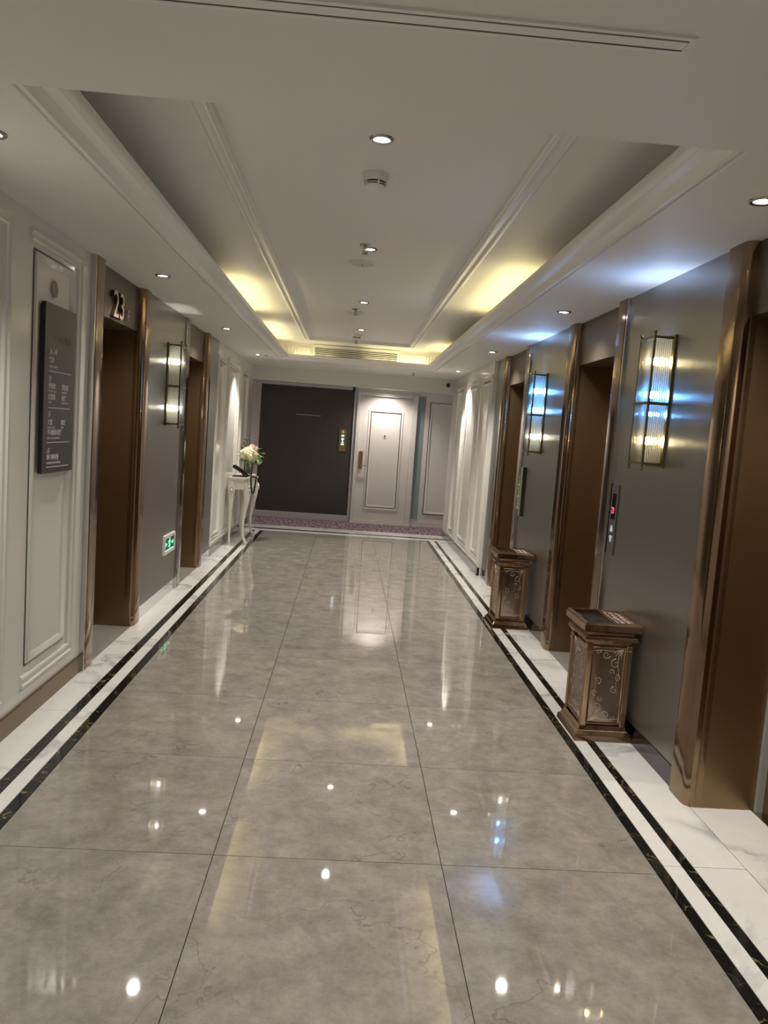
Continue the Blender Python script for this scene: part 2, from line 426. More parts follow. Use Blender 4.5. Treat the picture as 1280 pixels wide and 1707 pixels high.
# ------------------------------------------------------------------ ceiling
OL, OR, OY = LIPL - CW, LIPR + CW, LIPY + CW
BL, BR, BY = OL - .06, OR + .04, OY + .02        # inner faces of the raised tray
c = MB()
c.box(-1.95, 1.95, YB, FRONT, HC, HC + .05)
c.box(-1.95, OL, FRONT, YC, HC, HC + .03); c.box(OR, 1.95, FRONT, YC, HC, HC + .03); c.box(OL, OR, OY, YC, HC, HC + .03)
c.box(BL - .03, BR + .03, FRONT - .03, BY + .03, HT, HT + .03)
c.box(BL - .03, BL, FRONT, BY, HC + .03, HT); c.box(BR, BR + .03, FRONT, BY, HC + .03, HT)
c.box(BL - .03, BR + .03, BY, BY + .03, HC + .03, HT); c.box(BL - .03, BR + .03, FRONT - .03, FRONT, HC + .052, HT)
ceil = tag(part('ceiling', c, 'paint'), 'plaster ceiling with a long raised tray and lit coves', 'ceiling', kind='structure')
PROF = [(.018, HC + .03), (.018, HC + .070), (0, HC + .070), (0, HC + .045), (.004, HC + .038), (.022, HC + .027), (.032, HC + .027), (.035, HC + .040), (.050, HC + .037), (.068, HC + .026), (.082, HC + .010), (.088, HC), (.104, HC), (.107, HC + .013), (.116, HC + .013), (.119, HC + .001), (CW, HC)]
def crown(kind):
    n = len(PROF); v = []
    for end in (0, 1):
        for d, z in PROF:
            if kind == 'L': v.append((LIPL - d, FRONT if end == 0 else LIPY + d, z))
            elif kind == 'R': v.append((LIPR + d, FRONT if end == 0 else LIPY + d, z))
            else: v.append(((LIPL - d) if end == 0 else (LIPR + d), LIPY + d, z))
    m = MB().add(v, [(i, i+1, n+i+1, n+i) for i in range(n-1)])
    # trough floor
    if kind == 'L': m.box(OL - .001, LIPL - .018, FRONT, OY, HC + .028, HC + .03)
    elif kind == 'R': m.box(LIPR + .018, OR + .001, FRONT, OY, HC + .028, HC + .03)
    else: m.box(LIPL - .018, LIPR + .018, LIPY + .018, OY, HC + .028, HC + .03)
    return m
for k in 'LRE': part('crown_moulding', crown(k), 'crown', ceil, smooth=True)
def tray_side(kind):
    pr = [(0, 0), (.002, .020), (.014, .028), (.024, .028), (.028, .018), (.060, .024), (.070, .036), (.079, .036), (.083, .022), (.088, .020), (.090, 0)]
    n = len(pr); v = []
    for end in (0, 1):
        for d, h in pr:
            if kind == 'L': v.append((-.645 + d, FRONT if end == 0 else 9.70 - d, HT - h))
            elif kind == 'R': v.append((.735 - d, FRONT if end == 0 else 9.70 - d, HT - h))
            else: v.append(((-.645 + d) if end == 0 else (.735 - d), 9.70 - d, HT - h))
    return MB().add(v, [(i, i+1, n+i+1, n+i) for i in range(n-1)])
for k in 'LRE': part('tray_moulding', tray_side(k), 'crown', ceil, smooth=True)
# fluted boards either side of the return-air grille on the end face of the tray
def flutes(x0, x1, n):
    m = MB().box(x0, x1, BY - .008, BY, 2.42, 2.555)
    wd = (x1 - x0) / n
    for i in range(n):
        xa = x0 + wd*(i + .12); xb = x0 + wd*(i + .88); k = 5
        poly = [(xa + (xb - xa)*j/k, -.008 - .012*math.sin(math.pi*j/k)) for j in range(k+1)]
        m.prism(poly, lambda u, v_, t: (u, BY + v_, t), 2.425, 2.55)
    return m
part('fluted_board', flutes(-.975, -.58, 10), 'crown', ceil, smooth=True)
part('fluted_board', flutes(.60, 1.10, 13), 'crown', ceil, smooth=True)
# return-air grille
gr = thing('air_grille', 'long white slatted return air grille at the end of the ceiling tray', 'grille', (0, BY, 2.41))
gx0, gx1 = -.555, .575
part('grille_frame', MB().frame(lambda a, b, h: (a, -h, b), gx0, gx1, 0, .18, [(0, 0), (0, .022), (.022, .018), (.024, .004)]), 'crown', gr)
part('grille_back', MB().box(gx0 + .02, gx1 - .02, -.003, .001, .02, .16), 'black', gr)
for i in range(6):
    z = .030 + i*.0235
    sl = MB().add([(gx0 + .022, -.018, z - .003), (gx1 - .022, -.018, z - .003), (gx1 - .022, -.004, z + .010), (gx0 + .022, -.004, z + .010), (gx0 + .022, -.018, z + .001), (gx1 - .022, -.018, z + .001), (gx1 - .022, -.004, z + .014), (gx0 + .022, -.004, z + .014)],
                  [(0,3,2,1),(4,5,6,7),(0,1,5,4),(1,2,6,5),(2,3,7,6),(3,0,4,7)])
    part('slat', sl, 'crown', gr)
# linear slot diffusers
def slot(label, x0, x1, y0, y1):
    t = thing('slot_diffuser', label, 'air vent', ((x0+x1)/2, (y0+y1)/2, HC), group='linear slot diffusers')
    hx, hy = (x1-x0)/2, (y1-y0)/2
    part('diffuser_frame', MB().frame(lambda a, b, h: (a, b, -h), -hx, hx, -hy, hy, [(0, 0), (0, .006), (.012, .006), (.014, 0)]), 'crown', t)
    part('diffuser_slot', MB().box(-hx + .012, hx - .012, -hy + .012, -hy + .018, -.005, -.001).box(-hx + .012, hx - .012, hy - .018, hy - .012, -.005, -.001), 'black_line', t)
    part('diffuser_blade', MB().box(-hx + .014, hx - .014, -hy + .019, hy - .019, -.006, -.001), 'crown', t, bevel=.001)
slot('long white slot diffuser in the ceiling nearest the viewer', -.95, .672, 1.685, 1.755)
slot('grey slot diffuser in the soffit above the dark panel', -.72, .78, 10.98, 11.08)
# cove tubes lying in the trough behind the crown
tube_group = 'cove light tubes'
def cove(label, a, b, mat='tube'):
    t = thing('cove_tube', label, 'light tube', a, group=tube_group)
    d = Vector(b) - Vector(a)
    part('tube', MB().tube([(0,0,0), tuple(d)], .011, 10), mat, t, smooth=True)
    n = d.normalized()
    for q in (Vector((0,0,0)) - n*.01, d + n*.01): part('tube_cap', MB().tube([tuple(q - n*.012), tuple(q + n*.012)], .0125, 10), 'white_plastic', t)
    part('tube_batten', MB().box(min(0,d.x) - .012, max(0,d.x) + .012, min(0,d.y) - .012, max(0,d.y) + .012, -.024, -.013), 'white_plastic', t)
ZT = HC + .056
cove('warm cove tube in the left cove above the steel panel', (LIPL - .075, 6.05, ZT), (LIPL - .075, 7.75, ZT))
cove('warm cove tube at the far end of the left cove', (LIPL - .075, 8.55, ZT), (LIPL - .075, 10.1, ZT))
cove('warm cove tube in the right cove above the middle elevator', (LIPR + .075, 4.95, ZT), (LIPR + .075, 6.75, ZT))
cove('short warm cove tube at the far end of the right cove', (LIPR + .075, 9.35, ZT), (LIPR + .075, 10.1, ZT))
cove('warm cove tube below the fluted board right of the grille', (.15, LIPY + .075, ZT), (.95, LIPY + .075, ZT))
cove('warm cove tube below the fluted board left of the grille', (-.80, LIPY + .075, ZT), (-.25, LIPY + .075, ZT), 'tube_dim')

# ------------------------------------------------------------------ ceiling fittings
def downlight(label, x, y, z, energy, r=.042, angle=124, group='recessed ceiling downlights', col=WARM):
    t = thing('downlight', label, 'downlight', (x, y, z), group=group)
    ring = cached(('ring', r), lambda: MB().lathe([(r*.72, -.001), (r*.76, -.006), (r*1.02, -.007), (r*1.12, -.004), (r*1.15, 0)], 0, 0, 28).mesh('trim_ring', True))
    lens = cached(('lens', r), lambda: MB().lathe([(0, -.0045), (r*.5, -.004), (r*.76, -.002)], 0, 0, 28).mesh('lens', True))
    link('trim_ring', ring, 'chrome', t); link('lens', lens, 'lens', t)
    l = bpy.data.lights.new('downlight_lamp', 'SPOT'); l.energy = energy; l.color = col; l.spot_size = R(angle); l.spot_blend = .85; l.shadow_soft_size = .03
    o = bpy.data.objects.new('downlight_lamp', l); COL.objects.link(o); o.parent = t; o.location = (0, 0, -.02)
    return t
for i, y in enumerate((2.66, 4.96, 7.43, 9.89)):
    downlight(('round downlight in the left soffit nearest the viewer', 'round downlight in the left soffit beside the 23F lintel', 'round downlight in the left soffit beside the farther elevator', 'round downlight in the left soffit above the console table')[i], -1.215, y, HC, E_SPOT*(.8, 1, 1.4, 1.9)[i], angle=(124, 124, 124, 92)[i])
for i, y in enumerate((2.65, 5.10, 7.66, 10.10)):
    downlight(('round downlight in the right soffit nearest the viewer', 'round downlight in the right soffit beside the middle elevator', 'round downlight in the right soffit beside the farthest right elevator', 'round downlight in the right soffit by the far white panelling')[i], 1.337, y, HC, E_SPOT*(1.7, 1.15, 1.4, 1.9)[i], angle=(124, 124, 124, 92)[i])
for i, y in enumerate((3.06, 4.84, 6.80, 8.60)):
    downlight(('downlight in the raised tray nearest the viewer', 'downlight in the tray beside the nearest sprinkler', 'downlight in the tray between two ceiling speakers', 'farthest downlight in the raised tray')[i], .046, y, HT, E_CENTRE*(1, 1.1, 1.8, 2.6)[i])
for x, y, lb in ((-1.0, .35, 'over the left wall beside the viewer'), (1.0, .35, 'over the right wall beside the viewer'), (0, -.9, 'near the wall behind the viewer')):  # out of view, added to lift the ambience near the viewer
    downlight('added unseen downlight in the flat ceiling ' + lb, x, y, HC, E_SPOT)
def lathe_part(name, prof, mat, parent, seg=24, key=None, loc=(0,0,0)):
    me = cached((key or name, tuple(prof)), lambda: MB().lathe(prof, 0, 0, seg).mesh(name, True))
    return link(name, me, mat, parent, loc=loc)
def detector(label, x, y):
    t = thing('smoke_detector', label, 'detector', (x, y, HT), group='ceiling smoke detectors')
    lathe_part('detector_base', [(.058, 0), (.058, -.012), (.050, -.034), (.046, -.034)], 'white_plastic', t)
    lathe_part('vent_slot', [(.0445, -.0335), (.044, -.050)], 'black', t)
    for a in range(5):
        c0 = 2*math.pi*a/5
        part('vent_rib', MB().tube([(.0455*math.cos(c0), .0455*math.sin(c0), -.033), (.0445*math.cos(c0), .0445*math.sin(c0), -.05)], .004, 6), 'white_plastic', t)
    lathe_part('vent_ring', [(.043, -.0405), (.0475, -.0405), (.0475, -.0435), (.043, -.0435)], 'white_plastic', t)
    lathe_part('detector_cap', [(.0465, -.049), (.044, -.055), (.030, -.062), (0, -.064)], 'white_plastic', t)
detector('white smoke detector in the tray nearest the viewer', .036, 3.47)
detector('small far smoke detector in the tray near the grille', 0, 9.02)
def sprinkler(label, x, y, z=HT, s=1.0):
    t = thing('sprinkler', label, 'sprinkler', (x, y, z), group='ceiling sprinklers')
    lathe_part('escutcheon', [(.034*s, 0), (.034*s, -.004*s), (.014*s, -.010*s)], 'chrome', t)
    lathe_part('stem', [(.011*s, -.006*s), (.011*s, -.024*s), (.006*s, -.026*s)], 'chrome', t)
    part('yoke', MB().tube([(-.010*s, 0, -.022*s), (-.015*s, 0, -.036*s), (-.004*s, 0, -.052*s)], .003*s, 6).tube([(.010*s, 0, -.022*s), (.015*s, 0, -.036*s), (.004*s, 0, -.052*s)], .003*s, 6), 'chrome', t)
    lathe_part('glass_bulb', [(0, -.024*s), (.004*s, -.03*s), (.004*s, -.046*s), (0, -.05*s)], 'chrome', t, 8)
    lathe_part('deflector', [(0, -.051*s), (.019*s, -.052*s), (.019*s, -.055*s), (0, -.055*s)], 'chrome', t)
sprinkler('chrome sprinkler head in the tray beside the second downlight', .017, 4.74)
sprinkler('chrome sprinkler head hanging in front of a ceiling speaker', -.022, 7.20)
sprinkler('farthest chrome sprinkler head in the tray by the moulding', 0, 9.50)
sprinkler('small sprinkler head beside the downlight above the console table', -1.12, 9.93, HC, .7)
sprinkler('small sprinkler head in the soffit before the white door', .83, 10.98, HC, .7)
def speaker(label, x, y):
    t = thing('ceiling_speaker', label, 'speaker', (x, y, HT), group='ceiling speakers')
    lathe_part('speaker_rim', [(.092, 0), (.092, -.006), (.086, -.009), (.080, -.008)], 'white_plastic', t, 32)
    lathe_part('speaker_grille', [(.081, -.007), (.05, -.010), (0, -.012)], 'mesh_grey', t, 32)
    lathe_part('speaker_screw', [(.006, -.0105), (.006, -.0145), (0, -.0145)], 'chrome', t, 10)
speaker('round white ceiling speaker beyond the second tray downlight', .006, 5.25)
speaker('farther round white ceiling speaker behind a sprinkler', -.03, 7.42)

# ------------------------------------------------------------------ end wall and cross corridor
e = MB()
e.box(-4.6, 4.6, YW, YW + .1, 0, 2.9)
we = tag(part('wall_end', e, 'lacquer_cool'), 'pale end wall beyond the lobby with a dark panel and a door', 'wall', kind='structure')
hd = MB().box(-1.90, 1.90, YE, YC + .06, 2.165, HC)
hd.box(-4.6, -1.5, YC - .0, YC + .06, 0, HC).box(1.53, 4.6, YC, YC + .06, 0, HC)
tag(part('trim_1', hd, 'lacquer'), 'white header beam over the opening to the cross corridor', 'beam', kind='structure')
tag(part('wall_cross_left', MB().box(-4.7, -4.6, YC - .2, YW + .1, 0, 2.9), 'lacquer_cool'), 'closed left end of the cross corridor', 'wall', kind='structure')
tag(part('wall_cross_right', MB().box(4.6, 4.7, YC - .2, YW + .1, 0, 2.9), 'lacquer_cool'), 'closed right end of the cross corridor', 'wall', kind='structure')
tag(part('ceiling_cross', MB().box(-4.6, 4.6, YC, YW + .1, HC - .02, HC + .03), 'paint'), 'flat white ceiling of the cross corridor', 'ceiling', kind='structure')
for x in (-2.6, .56, 3.2):  # the two arm downlights are unseen, added for ambient light
    downlight({-2.6: 'added unseen downlight over the left arm of the cross corridor', .56: 'downlight over the carpet before the white door', 3.2: 'added unseen downlight over the right arm of the cross corridor'}[x], x, 12.36, HC - .02, 45 if x != .56 else 66, col=(1, .90, .80))
# dark panel
dp = thing('wall_panel', 'large charcoal wall panel with a pale lilac frame left of the door', 'wall panel', (-.715, YW, 0))
PE = lambda a, b, h: (a, -h, b)
part('charcoal_sheet', MB().box(-.757, .751, -.012, 0, .11, 2.165), 'dark_panel', dp)
part('frame_stile', MB().box(-.83, -.757, -.03, 0, 0, 2.24), 'lilac', dp, bevel=.004)
part('frame_stile', MB().box(-1.15, -.83, -.02, 0, 0, 2.30), 'lilac', dp, bevel=.004)
part('frame_stile', MB().box(.751, .80, -.035, 0, 0, 2.30), 'lilac', dp, bevel=.004)
part('bottom_rail', MB().box(-.757, .751, -.03, 0, .006, .112), 'lilac', dp, bevel=.004)
part('top_rail', MB().box(-.757, .715, -.06, 0, 2.165, 2.235), 'lilac', dp, bevel=.008)
part('rail_end_cap', MB().box(.715, .752, -.062, 0, 2.150, 2.235), 'black', dp, bevel=.004)
part('reflection_streak', MB().box(-.18, .22, -.016, -.010, 1.71, 1.716), 'sign_text', dp)  # thin pale bar painting a reflected highlight on the sheet
# door
dr = tag(part('door_1', MB().box(.14, .985, YW - .03, YW, .035, 2.09), 'lacquer_cool', bevel=.003), 'white panelled room door with a brass lock at the end of the lobby', 'door', kind='structure')
PD = lambda a, b, h: (a, YW - .03 - h, b)
part('door_inlay', MB().frame(PD, .318, .822, .275, 1.838, LINE), 'black_line', dr)
part('door_moulding', MB().frame(PD, .285, .855, .242, 1.871, [(0, 0), (.003, .010), (.022, .012), (.030, .002)]), 'lacquer_cool', dr, smooth=True)
part('door_moulding', MB().frame(PD, .328, .812, .285, 1.828, [(0, 0), (.002, .008), (.024, .004), (.03, 0)]), 'lacquer_cool', dr, smooth=True)
lk = part('lock_plate', MB().box(.168, .232, YW - .048, YW - .03, .905, 1.19), 'brass_lock', dr, bevel=.006, label='brass lock plate')
part('door_lever', MB().tube([(.205, YW - .045, .965), (.205, YW - .085, .965)], .010, 10).tube([(.200, YW - .085, .965), (.325, YW - .088, .965)], .009, 10), 'chrome', lk, smooth=True)
part('peephole', MB().tube([(.57, YW - .031, 1.46), (.57, YW - .04, 1.46)], .014, 14), 'chrome', dr)
part('peephole_plate', MB().tube([(.57, YW - .0305, 1.46), (.57, YW - .034, 1.46)], .038, 20), 'lacquer_cool', dr)
dj = MB()
dj.box(.088, .139, YW - .06, YW, .03, 2.15).box(.986, 1.075, YW - .06, YW, .03, 2.15).box(.1395, .9855, YW - .06, YW, 2.092, 2.15)
tag(part('trim_2', dj, 'lacquer_cool', bevel=.004), 'pale moulded frame around the room door', 'trim', kind='structure')
part('door_sill', MB().box(.085, 1.08, YW - .08, YW, 0, .03), 'lacquer', dr, bevel=.004)
gs = part('glass_strip', MB().box(1.085, 1.205, YW - .02, YW, .13, 2.14), 'mirror_glass', we, label='tall narrow sea green glass strip')
part('wall_board', MB().box(1.205, 2.4, YW - .025, YW, .0, 2.3), 'lacquer_cool', we)
PB = lambda a, b, h: (a, YW - .025 - h, b)
part('inlay_line', MB().frame(PB, 1.278, 2.1, .215, 2.06, LINE), 'black_line', we)
part('panel_moulding', MB().frame(PB, 1.29, 2.09, .227, 2.05, INN), 'lacquer_cool', we, smooth=True)
part('end_skirting', MB().box(1.075, 2.4, YW - .03, YW, 0, .09), 'lacquer_cool', we)
# room sign
rs = thing('room_sign', 'bronze room number sign with blue lit symbols on the charcoal panel', 'sign', (-.115, YW - .012, 1.165))
part('sign_plate', MB().box(-.058, .058, -.014, 0, 0, .37), 'brass_lock', rs, bevel=.003)
bell = MB().prism([(-.03, .300), (.03, .300), (.018, .315), (.012, .338), (0, .347), (-.012, .338), (-.018, .315)], lambda u, v_, t: (u, t, v_), -.016, -.0135)
part('bell_symbol', bell, 'map_white', rs)
GLY = ([(-.020, .020, .262, .268), (-.020, .020, .240, .246), (-.020, -.013, .246, .262), (.013, .020, .246, .262)],
       [(-.022, .022, .205, .212), (-.022, .022, .186, .193), (.012, .020, .193, .205)],
       [(-.006, .006, .143, .176), (-.020, .020, .138, .143)],
       [(-.024, .024, .105, .112), (-.020, -.013, .112, .130), (.013, .020, .112, .130), (-.003, .003, .112, .126)])
for g in GLY:
    lit = MB()
    for (a, b_, c_, d_) in g: lit.box(a, b_, -.0155, -.0135, c_, d_)
    part('lit_character', lit, 'blue_lit', rs)
part('keycard_mark', MB().tube([(0, -.0135, .04), (0, -.016, .04)], .012, 14), 'gold', rs)
# camera dome on the header
sc = thing('security_camera', 'small black security camera dome on the white header beam', 'camera', (1.415, YE, 2.285))
part('camera_base', MB().tube([(0, 0, 0), (0, -.018, 0)], .036, 20), 'white_plastic', sc, smooth=True)
part('camera_dome', MB().ball((0, -.03, 0), .032, 16, 10), 'black_gloss', sc, smooth=True)
part('camera_cable', MB().tube([(.03, -.004, .01), (.065, -.006, .03), (.075, -.006, .0), (.078, -.006, -.09)], .004, 6), 'white_plastic', sc)

# ------------------------------------------------------------------ elevator entrances
TRIM = [(0, -.01), (0, .012), (.006, .018), (.120, .020), (.148, .014), (.165, 0), (.170, -.028), (.170, -.05), (.0, -.05)]
def entrance(side, y0, label, number=False):
    sg = 1 if side == 'R' else -1
    face = SR if side == 'R' else SL
    t = thing('elevator_entrance', label, 'elevator', (face, y0 + PW/2, 0), group='bronze elevator entrances')
    h = PW/2
    # local: x into the wall = +sg, y along the lobby
    def trim(far):
        s_ = -1 if far else 1
        o = h if far else -h + .026
        f = lambda u, v_, z: (-sg*v_, o + s_*u, z)
        return MB().prism(TRIM, f, 0, HC)
    link('portal_trim', cached(('tn', side), lambda: trim(False).mesh('trim', True)), 'bronze', t)
    link('portal_trim', cached(('tf', side), lambda: trim(True).mesh('trim', True)), 'bronze', t)
    link('edge_strip', cached(('es', side), lambda: MB().box(-sg*.018, sg*.02, -h, -h + .014, 0, HC).mesh('edge')), 'steel_edge', t)
    link('edge_groove', cached(('eg', side), lambda: MB().box(sg*.002, sg*.02, -h + .014, -h + .027, 0, HC).mesh('groove')), 'black_line', t)
    yn, yf = -h + .195, h - .17
    link('lintel', cached(('li', side), lambda: MB().box(sg*.030, sg*.32, yn - .02, yf + .02, 2.075, HC).mesh('lintel')), 'bronze_lintel', t)
    link('jamb', cached(('jn', side), lambda: MB().box(sg*.02, sg*.30, yn - .03, yn, 0, 2.075).mesh('jamb')), 'bronze_dark', t)
    link('jamb', cached(('jf', side), lambda: MB().box(sg*.02, sg*.30, yf, yf + .03, 0, 2.075).mesh('jamb')), 'bronze_dark', t)
    fr = MB().box(sg*.285, sg*.325, yf - .022, yf + .02, 0, 2.075).box(sg*.285, sg*.325, yn - .02, yn + .022, 0, 2.075)
    link('door_frame', cached(('df', side), lambda: fr.mesh('door_frame')), 'door_steel', t)
    for a, b in ((yn + .022, -.012), (-.010, yf - .022)):
        link('door_leaf', cached(('dl', side, a), lambda: MB().box(sg*.312, sg*.335, a, b, .004, 2.075).mesh('door_leaf')), 'bronze_dark', t)
    link('door_track', cached(('dt', side), lambda: MB().box(sg*.27, sg*.33, yn, yf, -.002, .003).mesh('track')), 'steel_edge', t)
    if number:
        nb = lettering('23', .232, 'numeral', t, (sg*.030 + .012, -.195, 2.092), side, .012, name='floor_number', squeeze=1.06)
        nb['label'] = 'raised champagne metal number 23'
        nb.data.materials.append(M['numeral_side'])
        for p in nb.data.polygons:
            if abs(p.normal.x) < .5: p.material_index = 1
        lettering('F', .10, 'numeral', t, (sg*.030 + .008, .135, 2.105), side, .008, name='floor_letter')
    return t
entrance('L', PORTS_L[0], 'left elevator entrance with 23F on its bronze lintel', True)
entrance('L', PORTS_L[1], 'farther left elevator entrance with a plain bronze lintel')
entrance('R', PORTS_R[0], 'bronze elevator entrance at the right edge nearest the viewer')
entrance('R', PORTS_R[1], 'middle right elevator entrance behind the nearer bin')
entrance('R', PORTS_R[2], 'farthest right elevator entrance behind the farther bin')

# ------------------------------------------------------------------ wall sconces
SH, SD, SW = .63, .105, .178        # height, depth, width
def rods(side):
    m = MB(); r = .0052
    if side == 'front':
        n = 14
        for i in range(n): y = -SW/2 + .012 + (SW - .024)*i/(n-1); m.tube([(-SD, y, .012), (-SD, y, SH - .012)], r, 10)
    else:
        y = -SW/2 if side == 'near' else SW/2; n = 8
        for i in range(n): x = -.022 - (SD - .034)*i/(n-1); m.tube([(x, y, .012), (x, y, SH - .012)], r, 10)
    return m
def sconce(label, loc, rz, bulbs, up=None):
    t = thing('wall_sconce', label, 'wall lamp', loc, rz, 'ribbed glass wall sconces')
    link('backplate', cached('s_bp', lambda: MB().box(-.012, 0, -SW/2 - .018, SW/2 + .018, -.012, SH + .012).mesh('backplate', False, .002)), 'brass', t)
    for z in (0, SH - .012):
        link('frame_ring', cached('s_fr', lambda: MB().box(-SD - .006, -.010, -SW/2 - .006, -SW/2 + .010, 0, .012).box(-SD - .006, -.010, SW/2 - .010, SW/2 + .006, 0, .012).box(-SD - .006, -SD + .010, -SW/2, SW/2, 0, .012).mesh('ring')), 'brass', t, loc=(0, 0, z))
    link('middle_band', cached('s_mb', lambda: MB().box(-SD - .009, -.010, -SW/2 - .009, -SW/2 - .005, 0, .014).box(-SD - .009, -.010, SW/2 + .005, SW/2 + .009, 0, .014).box(-SD - .009, -SD - .005, -SW/2 - .009, SW/2 + .009, 0, .014).mesh('band')), 'brass', t, loc=(0, 0, SH*.47))
    for y in (-SW/2, SW/2):
        p = link('corner_post', cached('s_cp', lambda: MB().tube([(0, 0, -.012), (0, 0, SH + .012)], .0055, 8).mesh('post', True)), 'brass', t, loc=(-SD, y, 0))
        for z in (-.020, SH + .020):
            link('finial', cached('s_fi', lambda: MB().ball((0, 0, 0), .009, 10, 8).mesh('finial', True)), 'brass', p, loc=(0, 0, z))
    for s_ in ('front', 'near', 'far'):
        link('glass_rods', cached(('s_rods', s_), lambda: rods(s_).mesh('rods', True)), 'rod', t, kind='stuff')
    for z, mat, r in bulbs:
        b = link('bulb', cached(('s_bulb', mat, r), lambda: MB().ball((0, 0, 0), r, 12, 8, (1, 1, 1.5)).mesh('bulb', True)), mat, t, loc=(-.056, 0, z))
        link('socket', cached('s_sock', lambda: MB().tube([(0, 0, -.045), (0, 0, -.018)], .011, 10).tube([(0, 0, -.040), (.05, 0, -.040)], .006, 8).mesh('socket')), 'brass', b)
    if up:  # added blue spot that tints the soffit above, not a separate fitting
        l = bpy.data.lights.new('soffit_tint_fill', 'SPOT'); l.energy = up; l.color = (.30, .52, 1.0); l.spot_size = R(170); l.spot_blend = 1; l.shadow_soft_size = .03
        o = bpy.data.objects.new('soffit_tint_fill', l); COL.objects.link(o); o.parent = t; o.location = (-.062, 0, SH - .015); o.rotation_euler = (math.pi, 0, 0)
    return t
sconce('near right ribbed glass sconce glowing yellow with a blue band', (SR, 3.868, 1.437), 0, [(.515, 'bulb_warm', .014), (.350, 'bulb_blue', .012), (.255, 'bulb_blue', .006), (.120, 'bulb_warm', .014)], 5.5)
sconce('far right ribbed glass sconce glowing blue above and white below', (SR, 6.335, 1.432), 0, [(.500, 'bulb_blue', .014), (.345, 'bulb_blue', .014), (.130, 'bulb_white', .014)], 7)
sconce('left ribbed glass sconce with two white bulbs beside the farther elevator', (SL, 6.36, 1.45), math.pi, [(.500, 'bulb_white', .014), (.130, 'bulb_white', .014)])

# ------------------------------------------------------------------ signs and plates
ds = thing('directory_sign', 'tall dark bronze floor directory sign on the white panel', 'sign', (XL + .004, 3.755, 1.19))
part('sign_plate', MB().box(.0265, .030, 0, .405, 0, .81), 'sign_plate', ds)
part('sign_backing', MB().box(.008, .0265, .0005, .4045, .0005, .8095), 'black', ds)
def row(txt, y, fr, size, mat='sign_text', sq=1.0, bold=.0):
    lettering(txt, size, mat, ds, (.0305, y, .81*(1 - fr)), 'L', .0005, squeeze=sq, bold=bold)
row('I·VOUG LE·II', .105, .215, .046, 'sign_logo', .9)
part('emblem', MB().prism([(.185, .668), (.205, .682), (.225, .668), (.205, .674)], lambda u, v_, t: (t, u, v_), .030, .031), 'sign_logo', ds)
row('26-24F', .055, .292, .040, sq=.9); row('客房', .055, .340, .030, bold=.0006); row('GUEST ROOM', .055, .372, .016)
row('5F', .055, .455, .040, sq=.9)
row('健身房', .055, .492, .030, bold=.0006); row('FITNESS ROOM', .055, .517, .015); row('洗衣房', .225, .492, .030, bold=.0006); row('LAUNDRY', .225, .517, .015)
row('棋牌室', .055, .557, .030, bold=.0006); row('CHESS', .055, .582, .015); row('餐厅', .225, .557, .030, bold=.0006); row('RESTAURANT', .225, .582, .015)
row('1F', .055, .665, .040, sq=.9)
row('大堂', .055, .707, .030, bold=.0006); row('HOTEL LOBBY', .055, .732, .015); row('商店', .225, .707, .030, bold=.0006); row('SHOP', .225, .732, .015)
row('多功能会议厅', .055, .768, .030, bold=.0006); row('MULTI-FUNCTION HALL', .055, .796, .015)
row('-1F', .045, .883, .040, sq=.9); row('地下停车场', .055, .918, .030, bold=.0006); row('UNDERGROUND PARKING', .055, .945, .015)
for fr in (.392, .608, .815, .963):
    part('divider_line', MB().box(.030, .0312, .055, .345, .81*(1 - fr) - .002, .81*(1 - fr) + .002), 'sign_text', ds)
dc = thing('round_plate', 'small round grey bronze disc on the white panel above the directory', 'plate', (XL, 3.927, 2.081))
part('plate_disc', MB().tube([(.0, 0, 0), (.008, 0, 0)], .041, 28), 'disc', dc)
part('plate_rim', MB().tube([(0, 0, 0), (.004, 0, 0)], .045, 28), 'lacquer', dc)
# exit sign
xs = thing('exit_sign', 'small green lit running man exit sign low on the left steel panel', 'sign', (SL, 6.375, .37))
part('sign_frame', MB().frame(lambda a, b, h: (h, a, b), 0, .385, 0, .16, [(0, 0), (0, .020), (.026, .020), (.028, .012)]), 'white_plastic', xs)
part('sign_face', MB().box(0, .012, .02, .365, .02, .14), 'map_dark', xs)
man = MB()
pz = lambda m_, poly: m_.prism(poly, lambda u, v_, t: (t, u, v_), .012, .0135)
man.tube([(.0115, .205, .121), (.0137, .205, .121)], .010, 12)
pz(man, [(.178, .108), (.200, .112), (.212, .078), (.190, .072)])
pz(man, [(.200, .110), (.235, .098), (.243, .084), (.236, .080), (.228, .091), (.203, .100)])
pz(man, [(.180, .108), (.160, .102), (.150, .084), (.157, .081), (.166, .095), (.182, .099)])
pz(man, [(.190, .078), (.212, .080), (.228, .060), (.222, .036), (.212, .036), (.214, .056), (.196, .068)])
pz(man, [(.190, .078), (.204, .072), (.186, .056), (.160, .050), (.158, .058), (.178, .064)])
part('running_man', man, 'green_lit', xs)
for s_ in (-1, 1):
    ar = MB(); cc = .1925
    pz(ar, [(cc + s_*.075, .074), (cc + s_*.115, .074), (cc + s_*.115, .086), (cc + s_*.075, .086)][::s_])
    pz(ar, [(cc + s_*.115, .060), (cc + s_*.150, .080), (cc + s_*.115, .100)][::s_])
    part('arrow', ar, 'green_lit', xs)
part('base_line', MB().box(.012, .0135, .05, .335, .026, .032), 'green_lit', xs)
